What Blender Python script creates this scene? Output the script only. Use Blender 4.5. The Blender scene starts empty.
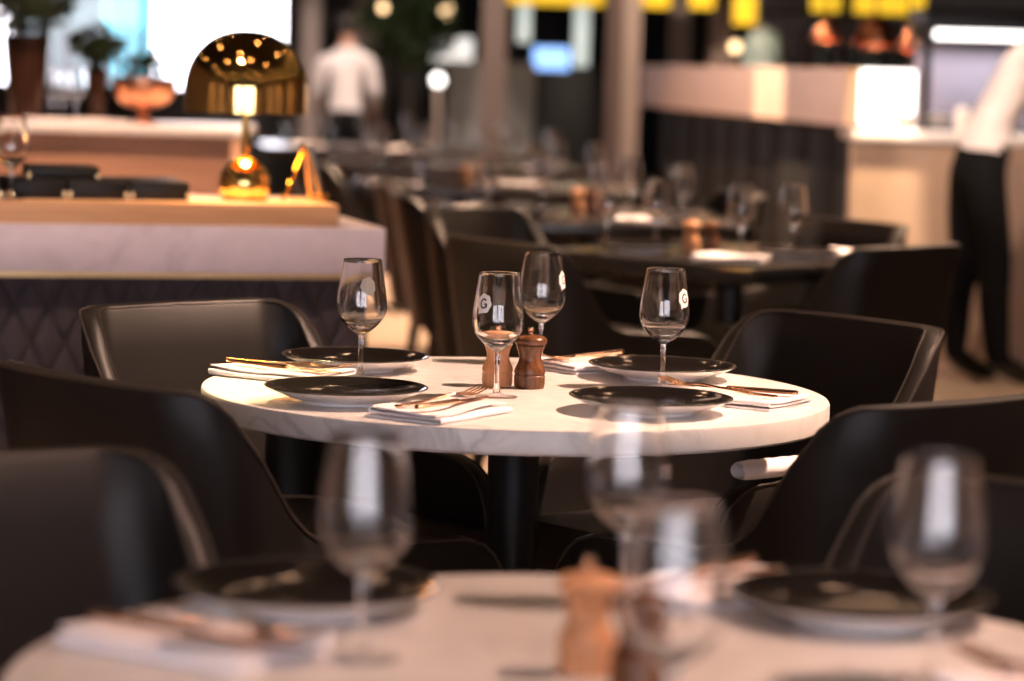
import bpy, bmesh, math, random
from mathutils import Vector, Matrix
random.seed(7)
PI = math.pi
sc = bpy.context.scene
C = sc.collection

# ------------------------------------------------------------------ camera
FPX, CAMH, PITCH, ROLL = 2800.0, 1.2546, 0.0966, 0.0286
cd = bpy.data.cameras.new('camera'); cam = bpy.data.objects.new('camera', cd); C.objects.link(cam)
cd.sensor_fit = 'HORIZONTAL'; cd.sensor_width = 36.0; cd.lens = FPX / 1024 * 36.0
cd.clip_start = 0.05; cd.clip_end = 200
fwd = Vector((0, math.cos(PITCH), -math.sin(PITCH))); up0 = Vector((0, math.sin(PITCH), math.cos(PITCH))); rt0 = Vector((1, 0, 0))
# the photograph is turned clockwise: the right-hand side of the horizon sits lower
rt = rt0 * math.cos(ROLL) + up0 * math.sin(ROLL); up = -rt0 * math.sin(ROLL) + up0 * math.cos(ROLL)
M = Matrix((rt, up, -fwd)).transposed().to_4x4(); M.translation = (0, 0, CAMH); cam.matrix_world = M
cd.dof.use_dof = True; cd.dof.focus_distance = 4.42; cd.dof.aperture_fstop = 2.9; cd.dof.aperture_blades = 0
sc.camera = cam
sc.cycles.max_bounces = 20; sc.cycles.transmission_bounces = 20; sc.cycles.glossy_bounces = 8; sc.cycles.transparent_max_bounces = 24

# ------------------------------------------------------------------ world, exposure
w = bpy.data.worlds.new('daylight'); sc.world = w; w.use_nodes = True
bg = w.node_tree.nodes['Background']; bg.inputs[0].default_value = (0.96, 0.91, 1.0, 1); bg.inputs[1].default_value = 4.6
sc.view_settings.view_transform = 'Standard'; sc.view_settings.look = 'None'
sc.view_settings.gamma = 1.0; sc.view_settings.use_curve_mapping = False; sc.view_settings.exposure = 1.2
WARM = (1.0, 0.65, 0.43)
# the ceiling spotlights of the room, some added for fill: (x, y), target, watts, cone, colour
CEIL = 3.1; SPOTGAIN = 2.3
SPOTS = [
    ((1.75, 4.75), (0.02, 4.42, 0.74), 235, 40, (1.0, 0.64, 0.46)),     # over the middle table, from its right
    ((-0.95, 6.1), (-0.43, 4.39, 0.74), 300, 7.4, (1.0, 0.74, 0.36)),      # narrow beam on its left edge
    ((1.55, 2.6), (0.10, 2.35, 0.74), 78, 44, (1.0, 0.62, 0.47)),       # near table
    ((1.6, 8.6), (0.55, 8.0, 0.74), 300, 45, WARM),
    ((1.2, 11.0), (0.1, 10.2, 0.74), 430, 50, WARM),
    ((1.0, 14.0), (-0.2, 13.0, 0.74), 500, 55, WARM),
    ((0.3, 17.0), (-0.5, 16.5, 0.74), 480, 60, WARM),
    ((-0.9, 5.4), (-0.62, 6.75, 0.95), 50, 45, WARM),                   # on the service divider
    ((-1.4, 9.0), (-1.5, 10.3, 0.9), 110, 55, (1.0, 0.62, 0.42)),       # on the back counter
    ((0.0, 13.8), (1.32, 14.05, 1.17), 420, 20, (1.0, 0.70, 0.46)),       # wash on the bar fascia
    ((1.56, 12.06), (1.585, 12.4, 0.66), 430, 11, (1.0, 0.70, 0.44)),     # wash on the bar end
    ((2.1, 10.4), (2.0, 11.7, 0.1), 50, 60, (1.0, 0.72, 0.50)),        # waiter and floor by the bar
    ((0.2, 14.4), (1.15, 15.4, 1.15), 150, 62, (1.0, 0.66, 0.46)),        # bar fascia, farther on
    ((-0.9, 19.0), (-1.25, 21.0, 1.2), 110, 50, (1.0, 0.80, 0.68)),     # waiter at the back
    ((-3.9, -.9), (-4.2, -2.2, 1.2), 70, 38, WARM), ((4.0, -.9), (4.2, -2.2, 1.2), 70, 38, WARM),      # wall washers here and below: unseen, added for fill and streaks in glass
    ((-4.0, 1.6), (-5.0, 1.8, 1.2), 70, 38, WARM), ((-4.0, 4.2), (-5.0, 4.2, 1.2), 70, 38, WARM), ((4.2, 1.6), (5.2, 1.8, 1.2), 70, 38, WARM), ((4.2, 4.4), (5.2, 4.4, 1.2), 70, 38, WARM), ((4.2, 7.4), (5.2, 7.4, 1.2), 70, 38, WARM),
    ((1.3, 10.4), (2.05, 11.8, 1.3), 65, 26, (1.0, 0.74, 0.62)),        # added to brighten the leaning waiter's shirt
    ((0.3, 12.1), (1.42, 13.0, 1.15), 110, 34, (1.0, 0.66, 0.46)),  # added lamp, brightens the near end of the bar fascia
    ((0.6, 17.6), (0.4, 20.0, 1.1), 55, 65, (1.0, 0.74, 0.58)),        # columns at the back
]

# ------------------------------------------------------------------ materials
def mat(name, col=(.8, .8, .8), rough=.5, metal=0.0, **kw):
    m = bpy.data.materials.new(name); m.use_nodes = True
    b = m.node_tree.nodes['Principled BSDF']
    b.inputs['Base Color'].default_value = (*col, 1); b.inputs['Roughness'].default_value = rough; b.inputs['Metallic'].default_value = metal
    for k, v in kw.items():
        b.inputs[k.replace('_', ' ')].default_value = v
    return m
def nodes(m): return m.node_tree.nodes, m.node_tree.links, m.node_tree.nodes['Principled BSDF']
def noise_col(m, c1, c2, scale, lo=.35, hi=.65, detail=5, stretch=None, dist=0.0):
    n, l, b = nodes(m)
    tc = n.new('ShaderNodeTexCoord'); src = tc.outputs['Object']
    if stretch:
        mp = n.new('ShaderNodeMapping'); mp.inputs['Scale'].default_value = stretch; l.new(src, mp.inputs[0]); src = mp.outputs[0]
    t = n.new('ShaderNodeTexNoise'); t.inputs['Scale'].default_value = scale; t.inputs['Detail'].default_value = detail; t.inputs['Distortion'].default_value = dist
    r = n.new('ShaderNodeValToRGB'); r.color_ramp.elements[0].position = lo; r.color_ramp.elements[1].position = hi
    r.color_ramp.elements[0].color = (*c1, 1); r.color_ramp.elements[1].color = (*c2, 1)
    l.new(src, t.inputs[0]); l.new(t.outputs[0], r.inputs[0]); l.new(r.outputs[0], b.inputs['Base Color'])
    return r
def bump(m, scale, strength, kind='noise', dist=.002, stretch=None):
    n, l, b = nodes(m)
    tc = n.new('ShaderNodeTexCoord'); src = tc.outputs['Object']
    if stretch:
        mp = n.new('ShaderNodeMapping'); mp.inputs['Scale'].default_value = stretch; l.new(src, mp.inputs[0]); src = mp.outputs[0]
    t = n.new('ShaderNodeTexNoise' if kind == 'noise' else 'ShaderNodeTexVoronoi'); t.inputs['Scale'].default_value = scale
    bp = n.new('ShaderNodeBump'); bp.inputs['Strength'].default_value = strength; bp.inputs['Distance'].default_value = dist
    l.new(src, t.inputs[0]); l.new(t.outputs[0], bp.inputs['Height']); l.new(bp.outputs[0], b.inputs['Normal'])
def emis(name, col, s):
    m = mat(name, col, .5); b = m.node_tree.nodes['Principled BSDF']
    b.inputs['Emission Color'].default_value = (*col, 1); b.inputs['Emission Strength'].default_value = s
    return m
def marble(name, base, vein, vs=5.0, amount=.55):
    m = mat(name, base, .32); n, l, b = nodes(m)
    tc = n.new('ShaderNodeTexCoord')
    t1 = n.new('ShaderNodeTexNoise'); t1.inputs['Scale'].default_value = vs; t1.inputs['Detail'].default_value = 8; t1.inputs['Distortion'].default_value = 1.6
    sub = n.new('ShaderNodeMath'); sub.operation = 'SUBTRACT'; sub.inputs[1].default_value = .5
    ab = n.new('ShaderNodeMath'); ab.operation = 'ABSOLUTE'
    r = n.new('ShaderNodeValToRGB'); r.color_ramp.elements[0].position = 0.0; r.color_ramp.elements[1].position = .07
    r.color_ramp.elements[0].color = (1, 1, 1, 1); r.color_ramp.elements[1].color = (0, 0, 0, 1)
    t2 = n.new('ShaderNodeTexNoise'); t2.inputs['Scale'].default_value = vs * .8; t2.inputs['Detail'].default_value = 4
    r2 = n.new('ShaderNodeValToRGB'); r2.color_ramp.elements[0].position = .42; r2.color_ramp.elements[1].position = .72
    mul = n.new('ShaderNodeMath'); mul.operation = 'MULTIPLY'
    mul2 = n.new('ShaderNodeMath'); mul2.operation = 'MULTIPLY'; mul2.inputs[1].default_value = amount
    mx = n.new('ShaderNodeMixRGB'); mx.inputs[1].default_value = (*base, 1); mx.inputs[2].default_value = (*vein, 1)
    t3 = n.new('ShaderNodeTexNoise'); t3.inputs['Scale'].default_value = vs * 4; t3.inputs['Detail'].default_value = 6
    mx2 = n.new('ShaderNodeMixRGB'); mx2.blend_type = 'MULTIPLY'; mx2.inputs[0].default_value = .25
    for a, c in ((tc.outputs['Object'], t1.inputs[0]), (tc.outputs['Object'], t2.inputs[0]), (tc.outputs['Object'], t3.inputs[0]), (t1.outputs[0], sub.inputs[0]), (sub.outputs[0], ab.inputs[0]),
                 (ab.outputs[0], r.inputs[0]), (t2.outputs[0], r2.inputs[0]), (r.outputs[0], mul.inputs[0]), (r2.outputs[0], mul.inputs[1]), (mul.outputs[0], mul2.inputs[0]),
                 (mul2.outputs[0], mx.inputs[0]), (mx.outputs[0], mx2.inputs[1]), (t3.outputs[0], mx2.inputs[2]), (mx2.outputs[0], b.inputs['Base Color'])):
        l.new(a, c)
    return m
def glass(name, rough=0.0, col=(1, 1, 1)):
    m = bpy.data.materials.new(name); m.use_nodes = True; n = m.node_tree.nodes; l = m.node_tree.links
    n.remove(n['Principled BSDF']); g = n.new('ShaderNodeBsdfGlass'); g.inputs['IOR'].default_value = 1.47; g.inputs['Roughness'].default_value = rough
    g.inputs['Color'].default_value = (*col, 1); l.new(g.outputs[0], n['Material Output'].inputs[0]); return m
def thin_glass(name, tint=(.985, .985, .985)):
    # a thin blown wall: light goes straight through, Schlick reflection on top
    m = bpy.data.materials.new(name); m.use_nodes = True; n = m.node_tree.nodes; l = m.node_tree.links
    n.remove(n['Principled BSDF'])
    lw = n.new('ShaderNodeLayerWeight'); pw = n.new('ShaderNodeMath'); pw.operation = 'POWER'; pw.inputs[1].default_value = 5.0
    lw.inputs['Blend'].default_value = .5
    ma = n.new('ShaderNodeMath'); ma.operation = 'MULTIPLY_ADD'; ma.inputs[1].default_value = .90; ma.inputs[2].default_value = .035
    tr = n.new('ShaderNodeBsdfTransparent'); tr.inputs[0].default_value = (*tint, 1)
    gl = n.new('ShaderNodeBsdfGlossy'); gl.inputs['Roughness'].default_value = .0
    mx = n.new('ShaderNodeMixShader')
    l.new(lw.outputs['Facing'], pw.inputs[0]); l.new(pw.outputs[0], ma.inputs[0]); l.new(ma.outputs[0], mx.inputs[0])
    l.new(tr.outputs[0], mx.inputs[1]); l.new(gl.outputs[0], mx.inputs[2]); l.new(mx.outputs[0], n['Material Output'].inputs[0])
    return m

MT = {}
MT['leather'] = mat('dark_brown_leather', (.0098, .0079, .0073), .46, Specular_IOR_Level=.30); bump(MT['leather'], 420, .25, 'voronoi', .0008)
MT['seam'] = mat('leather_piping', (.030, .023, .019), .45)
MT['black_metal'] = mat('black_powder_coat', (.012, .012, .014), .42, .3)
MT['marble'] = marble('warm_white_marble', (.80, .76, .74), (.34, .31, .32), 6.5, .6)
MT['marble_grey'] = marble('grey_marble', (.72, .66, .80), (.48, .43, .52), 4.0, .7)
MT['plate_black'] = mat('black_glaze', (.009, .0075, .007), .11, **{'Specular_IOR_Level': .5})
MT['plate_white'] = mat('white_glaze', (.90, .88, .88), .22)
MT['plate_edge'] = mat('bare_rim_glaze', (.05, .046, .042), .22)
MT['glass'] = glass('clear_glass')
MT['thin'] = thin_glass('thin_clear_glass')
MT['badge'] = mat('white_glass_print', (.82, .80, .78), .5)
MT['print'] = mat('dark_glass_print', (.03, .03, .035), .5)
MT['copper'] = mat('rose_copper_cutlery', (.78, .47, .30), .22, 1.0)
MT['brass'] = mat('polished_brass', (.86, .60, .22), .06, 1.0)
MT['brass_satin'] = mat('satin_brass', (.72, .50, .26), .3, 1.0)
MT['napkin'] = mat('white_linen', (.82, .78, .80), .85); bump(MT['napkin'], 900, .2, 'noise', .0006)
MT['wood_light'] = mat('beech_wood', (.62, .34, .19), .38); noise_col(MT['wood_light'], (.52, .23, .10), (.66, .33, .16), 14, stretch=(6, 6, .6))
MT['wood_dark'] = mat('walnut_wood', (.12, .045, .018), .26); noise_col(MT['wood_dark'], (.07, .024, .010), (.17, .066, .026), 16, stretch=(6, 6, .6))
MT['tray_wood'] = mat('oak_board', (.62, .36, .20), .4); noise_col(MT['tray_wood'], (.54, .30, .16), (.68, .42, .25), 4, stretch=(.6, 8, 8))
MT['counter_wood'] = mat('warm_counter_wood', (.40, .22, .14), .45); noise_col(MT['counter_wood'], (.34, .18, .11), (.46, .26, .17), 3, stretch=(.6, 6, 6))
MT['quilt'] = mat('plum_grey_upholstery', (.040, .034, .046), .75); bump(MT['quilt'], 300, .3, 'noise', .001)
MT['menu'] = mat('black_menu_leather', (.008, .007, .007), .45, Specular_IOR_Level=.3)
MT['table_dark'] = mat('dark_stained_tabletop', (.022, .019, .019), .2)
MT['floor'] = mat('beige_stone', (.45, .34, .26), .35)
MT['wall'] = mat('taupe_plaster', (.34, .26, .21), .8)
MT['wall_dark'] = mat('dark_panelling', (.035, .032, .030), .7)
MT['ceiling'] = mat('dark_ceiling_paint', (.030, .025, .023), .9)
MT['column'] = mat('taupe_column_plaster', (.34, .28, .26), .7)
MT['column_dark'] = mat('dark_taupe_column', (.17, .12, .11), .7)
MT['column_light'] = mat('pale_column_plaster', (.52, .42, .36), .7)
MT['frame'] = mat('dark_window_frame', (.05, .05, .05), .5)
MT['bar_metal'] = mat('brushed_rose_panel', (.46, .29, .21), .45, .15); noise_col(MT['bar_metal'], (.38, .26, .195), (.46, .325, .25), 6, stretch=(1, 1, 14))
MT['bar_stone'] = marble('beige_bar_stone', (.48, .345, .255), (.34, .235, .17), 1.6, .5)
MT['bar_dark'] = mat('black_bar_cladding', (.007, .006, .005), .7, Specular_IOR_Level=.15)
MT['white_top'] = mat('white_counter_stone', (.80, .78, .76), .3)
MT['steel'] = mat('brushed_steel', (.34, .32, .38), .5, .5)
MT['lamp_white'] = emis('lit_white_diffuser', (1.0, .95, .90), 2.2)
MT['lamp_warm'] = emis('lit_warm_diffuser', (1.0, .58, .34), 40.0)
MT['lamp_yellow'] = emis('lit_yellow_diffuser', (1.0, .60, .03), .45)
MT['panel_glow'] = emis('white_panel_painted_glow', (1.0, .96, .92), 1.6)  # emission paints the strong light falling on the bar-end panel
MT['panel_dim'] = emis('lit_soft_panel', (1.0, .96, .90), .42)
MT['bulb_dim'] = emis('lit_amber_bulb', (1.0, .66, .34), 1.6)
MT['screen'] = emis('lit_blue_screen', (.28, .50, 1.0), .9)
MT['tube_white'] = emis('lit_cool_tube', (.88, 1.0, .94), .30)
MT['copper_bowl'] = mat('hammered_copper', (.80, .36, .20), .30, 1.0)
MT['vase'] = mat('bronze_vase_glass', (.045, .020, .013), .15, .3)
MT['leaf'] = mat('dark_green_leaf', (.030, .055, .018), .6)
MT['stem'] = mat('twig', (.05, .035, .02), .8)
MT['shirt'] = mat('white_shirt_cotton', (.74, .68, .68), .85); bump(MT['shirt'], 6, .8, 'noise', .05)
MT['trousers'] = mat('black_trouser_cloth', (.007, .007, .008), .9, Specular_IOR_Level=.1)
MT['skin'] = mat('skin', (.50, .28, .20), .5)
MT['hair'] = mat('dark_hair', (.015, .011, .009), .6)
MT['shoe'] = mat('black_shoe_leather', (.01, .01, .01), .3)
MT['card'] = mat('navy_card', (.02, .03, .06), .4)
MT['grey_box'] = mat('grey_laminate', (.30, .30, .29), .6)
MT['green_board'] = mat('dark_green_board', (.020, .028, .024), .5)
MT['red'] = mat('red_banner_cloth', (.75, .06, .05), .8)
MT['street'] = mat('street_paving', (.40, .40, .42), .9)
MT['facade'] = mat('teal_facade', (.10, .42, .52), .7)
MT['facade_pale'] = mat('pale_facade', (.10, .125, .125), .7)
MT['ceramic'] = mat('white_ceramic', (.85, .83, .80), .25)

# ------------------------------------------------------------------ mesh helpers
def ray(px, py):
    X = px - 512; Y = py - 340.5; cr, sr = math.cos(ROLL), math.sin(ROLL)
    x = (X * cr + Y * sr) / FPX; u = -(-X * sr + Y * cr) / FPX
    return Vector((x, math.cos(PITCH) + u * math.sin(PITCH), u * math.cos(PITCH) - math.sin(PITCH)))
def at(px, py, D):               # the point seen at a pixel, at depth D (metres along the room)
    r = ray(px, py); t = D / r.y; return Vector((r.x * t, D, CAMH + r.z * t))
def onz(px, py, z):              # the point seen at a pixel on the plane of height z
    r = ray(px, py); t = (z - CAMH) / r.z; return Vector((r.x * t, r.y * t, z))
def obj(name, data, m=None, parent=None, smooth=True, loc=None, rot=None):
    if isinstance(data, bmesh.types.BMesh):
        me = bpy.data.meshes.new(name); bmesh.ops.recalc_face_normals(data, faces=data.faces); data.to_mesh(me); data.free()
        if smooth:
            for p in me.polygons: p.use_smooth = True
            me.set_sharp_from_angle(angle=math.radians(38))
    else: me = data
    o = bpy.data.objects.new(name, me); C.objects.link(o)
    if m is not None and not me.materials:
        for q in (m if isinstance(m, (list, tuple)) else [m]): me.materials.append(MT[q] if isinstance(q, str) else q)
    if parent: o.parent = parent
    if loc is not None: o.location = loc
    if rot is not None: o.rotation_euler = rot
    return o
def tag(o, label, cat, group=None):
    o['label'] = label; o['category'] = cat
    if group: o['group'] = group
    return o
def thing(name, label, cat, loc=(0, 0, 0), rz=0.0, group=None):
    o = bpy.data.objects.new(name, None); C.objects.link(o); o.empty_display_size = .05
    o.location = loc; o.rotation_euler = (0, 0, rz); return tag(o, label, cat, group)
def struct(name, bm, m, parent=None, label=None, smooth=False):
    o = obj(name, bm, m, parent, smooth)
    if parent is None:
        o['kind'] = 'structure'
        o['label'] = label or name.replace('_', ' ') + ' of the restaurant'
        o['category'] = name.split('_')[0]
    return o
def dup(root, loc, rz, label, group=None):
    r = root.copy(); C.objects.link(r); r.location = loc; r.rotation_euler = (0, 0, rz); r['label'] = label
    if group: r['group'] = group
    for ch in list(root.children):
        c = ch.copy(); C.objects.link(c); c.parent = r
        for g in list(ch.children):
            d = g.copy(); C.objects.link(d); d.parent = c
    return r
def bx(bm, x0, x1, y0, y1, z0, z1, bev=0.0, seg=2):
    r = bmesh.ops.create_cube(bm, size=1.0)
    vs = r['verts']
    for v in vs: v.co = Vector(((x0 + x1) / 2 + v.co.x * (x1 - x0), (y0 + y1) / 2 + v.co.y * (y1 - y0), (z0 + z1) / 2 + v.co.z * (z1 - z0)))
    if bev:
        es = list({e for v in vs for e in v.link_edges})
        bmesh.ops.bevel(bm, geom=es, offset=bev, segments=seg, affect='EDGES', profile=.5)
    return bm
def box(*a, **k): return bx(bmesh.new(), *a, **k)
def lathe(prof, seg=48, bm=None, mats=None, origin=(0, 0, 0)):
    bm = bm or bmesh.new(); rings = []
    ox, oy, oz = origin
    for r, z in prof:
        if r < 1e-6: rings.append([bm.verts.new((ox, oy, oz + z))])
        else: rings.append([bm.verts.new((ox + r * math.cos(2 * PI * i / seg), oy + r * math.sin(2 * PI * i / seg), oz + z)) for i in range(seg)])
    for k in range(len(rings) - 1):
        a, b = rings[k], rings[k + 1]
        for i in range(seg):
            j = (i + 1) % seg
            if len(a) == 1 and len(b) == 1: continue
            if len(a) == 1: f = bm.faces.new((a[0], b[j], b[i]))
            elif len(b) == 1: f = bm.faces.new((a[i], a[j], b[0]))
            else: f = bm.faces.new((a[i], a[j], b[j], b[i]))
            if mats: f.material_index = mats[k]
    return bm
def tube(pts, rad, seg=8, bm=None, cap=True):
    bm = bm or bmesh.new(); pts = [Vector(p) for p in pts]; n = len(pts); rings = []
    rad = rad if isinstance(rad, (list, tuple)) else [rad] * n
    prev = None
    for i, p in enumerate(pts):
        t = (pts[min(i + 1, n - 1)] - pts[max(i - 1, 0)]).normalized()
        if prev is None:
            a = Vector((0, 0, 1)) if abs(t.z) < .9 else Vector((1, 0, 0)); u = t.cross(a).normalized()
        else: u = (prev - t * prev.dot(t)).normalized()
        prev = u; v = t.cross(u)
        rings.append([bm.verts.new(p + (u * math.cos(2 * PI * k / seg) + v * math.sin(2 * PI * k / seg)) * rad[i]) for k in range(seg)])
    for a, b in zip(rings, rings[1:]):
        for k in range(seg): bm.faces.new((a[k], a[(k + 1) % seg], b[(k + 1) % seg], b[k]))
    if cap: bm.faces.new(rings[0][::-1]); bm.faces.new(rings[-1])
    return bm
def interp(x, tab):
    if x <= tab[0][0]: return tab[0][1]
    for (a, va), (b, vb) in zip(tab, tab[1:]):
        if x <= b:
            t = (x - a) / (b - a); t = t * t * (3 - 2 * t) * .35 + t * .65; return va + (vb - va) * t
    return tab[-1][1]

# ------------------------------------------------------------------ the room
X0, X1, Y0, Y1 = -5.0, 5.2, -2.2, 27.0
struct('floor', box(X0, X1, Y0, Y1, -.1, 0), 'floor', label='beige stone floor of the dining room')
struct('ceiling', box(X0, X1, Y0, Y1, CEIL, CEIL + .1), 'ceiling', label='dark ceiling above the tables')
struct('wall_left', box(X0 - .15, X0, Y0, Y1, 0, CEIL), 'wall', label='taupe plaster wall on the left')
struct('wall_right', box(X1, X1 + .15, Y0, Y1, 0, CEIL), 'wall', label='taupe plaster wall on the right')
# wall behind the camera with the street window
WX0, WX1, WZ0, WZ1 = -3.2, 2.8, .85, 2.35
b = bmesh.new(); bx(b, X0, WX0, Y0 - .2, Y0, 0, CEIL); bx(b, WX1, X1, Y0 - .2, Y0, 0, CEIL); bx(b, WX0, WX1, Y0 - .2, Y0, 0, WZ0); bx(b, WX0, WX1, Y0 - .2, Y0, WZ1, CEIL)
struct('wall_front', b, 'wall', label='wall behind the viewer with the street window')
def window(name, x0, x1, z0, z1, y, mull, label, fw=.06):
    b = bmesh.new()
    bx(b, x0, x1, y - .04, y + .04, z0, z0 + fw); bx(b, x0, x1, y - .04, y + .04, z1 - fw, z1)
    for x in [x0 + fw / 2] + list(mull) + [x1 - fw / 2]: bx(b, x - fw / 2, x + fw / 2, y - .041, y + .041, z0, z1)
    wn = struct(name, b, 'frame', label=label)
    xs = [x0 + fw / 2] + list(mull) + [x1 - fw / 2]
    for a, c in zip(xs, xs[1:]): obj('pane', box(a, c, y - .004, y + .004, z0, z1), 'thin', wn, smooth=False)
    return wn
window('window_1', WX0, WX1, WZ0, WZ1, Y0 - .1, (-1.9, -.2, 1.5), 'street window behind the viewer, mirrored in the glasses', .12)
# far wall with the bright window at left
FX0, FX1, FZ0 = -4.6, -1.95, .95
FY = 24.0
b = bmesh.new(); bx(b, X0, FX0, FY, FY + .2, 0, CEIL); bx(b, FX1, -.95, FY, FY + .2, 0, CEIL); bx(b, FX0, FX1, FY, FY + .2, 0, FZ0); bx(b, FX0, FX1, FY, FY + .2, 2.8, CEIL)
struct('wall_back', b, 'wall_dark', label='dark far wall around the bright window')
window('window_2', FX0, FX1, FZ0, 2.8, FY + .1, (-4.05, -3.2,), 'large bright daylight window at the far left', .07)
struct('wall_end', box(-.95, X1, Y1 - .2, Y1, 0, CEIL), 'wall_dark', label='dark wall at the end of the far room')
struct('wall_return', box(-.95, -.8, FY, Y1, 0, CEIL), 'wall_dark', label='short dark wall beside the far window')
# outside the windows
struct('street_ground', box(-40, 40, 27.2, 90, -.3, -.2), 'street', label='pale paving outside the far window')
struct('street_ground_front', box(-40, 40, -60, -2.6, -.3, -.2), 'street', label='pale paving outside the window behind the viewer')

# columns (D from the wall line, widths as seen)
def column(name, px0, px1, D, m, label, depth=.3):
    a = at(px0, 60, D).x; c = at(px1, 60, D).x
    return struct(name, box(a, c, D, D + depth, 0, CEIL), m, label=label)
column('trim_1', 301, 319, 22.5, 'column', 'grey column beside the bright window')
column('trim_2', 352, 384, 23.2, 'column', 'broad grey column behind the far waiter')
column('trim_3', 481, 506, 20.0, 'column', 'taupe column in the middle of the far partition')
column('trim_4', 607, 622, 19.6, 'column_dark', 'dark taupe half of the double column')
column('trim_5', 623, 640, 19.4, 'column_light', 'pale half of the double column beside the bar')
column('trim_6', 671, 689, 21.0, 'column', 'pinkish post behind the bar')
column('trim_7', 711, 731, 20.5, 'column_light', 'pale post behind the bar near the ball lamp')

# ------------------------------------------------------------------ ceiling spotlights
def make_downlight():
    t = thing('ceiling_spotlight', 'small round spotlight set in the dark ceiling', 'spotlight', (0, 0, CEIL), 0, 'ceiling spotlights')
    obj('trim_ring', lathe([(.038, -.001), (.055, -.001), (.057, -.006), (.052, -.012), (.040, -.012), (.038, -.001)], 24), 'black_metal', t)
    obj('glow_face', lathe([(0, -.004), (.038, -.004), (.038, -.002), (0, -.002)], 24), 'lamp_warm', t)
    return t
dl0 = make_downlight(); first = True
pos = [s[0] for s in SPOTS]
for gx in (-3.4, -1.9, -.3, .9, 2.6, 3.8):
    for gy in (.4, 2.2, 3.9, 5.6, 7.3, 9.2):
        if all(abs(gx - p[0]) + abs(gy - p[1]) > .5 for p in pos): pos.append((gx, gy))
for p in pos:
    if first: dl0.location = (p[0], p[1], CEIL); first = False
    else: dup(dl0, (p[0], p[1], CEIL), 0, dl0['label'])
for i, ((x, y), tgt, wt, cone, col) in enumerate(SPOTS):
    ld = bpy.data.lights.new('spot_beam', 'SPOT'); ld.energy = wt * SPOTGAIN; ld.color = col; ld.spot_size = math.radians(cone); ld.spot_blend = .35; ld.shadow_soft_size = .045
    lo = bpy.data.objects.new('spot_beam', ld); C.objects.link(lo); lo.location = (x, y, CEIL - .02)
    lo.rotation_euler = (Vector(tgt) - lo.location).to_track_quat('-Z', 'Y').to_euler()

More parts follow.
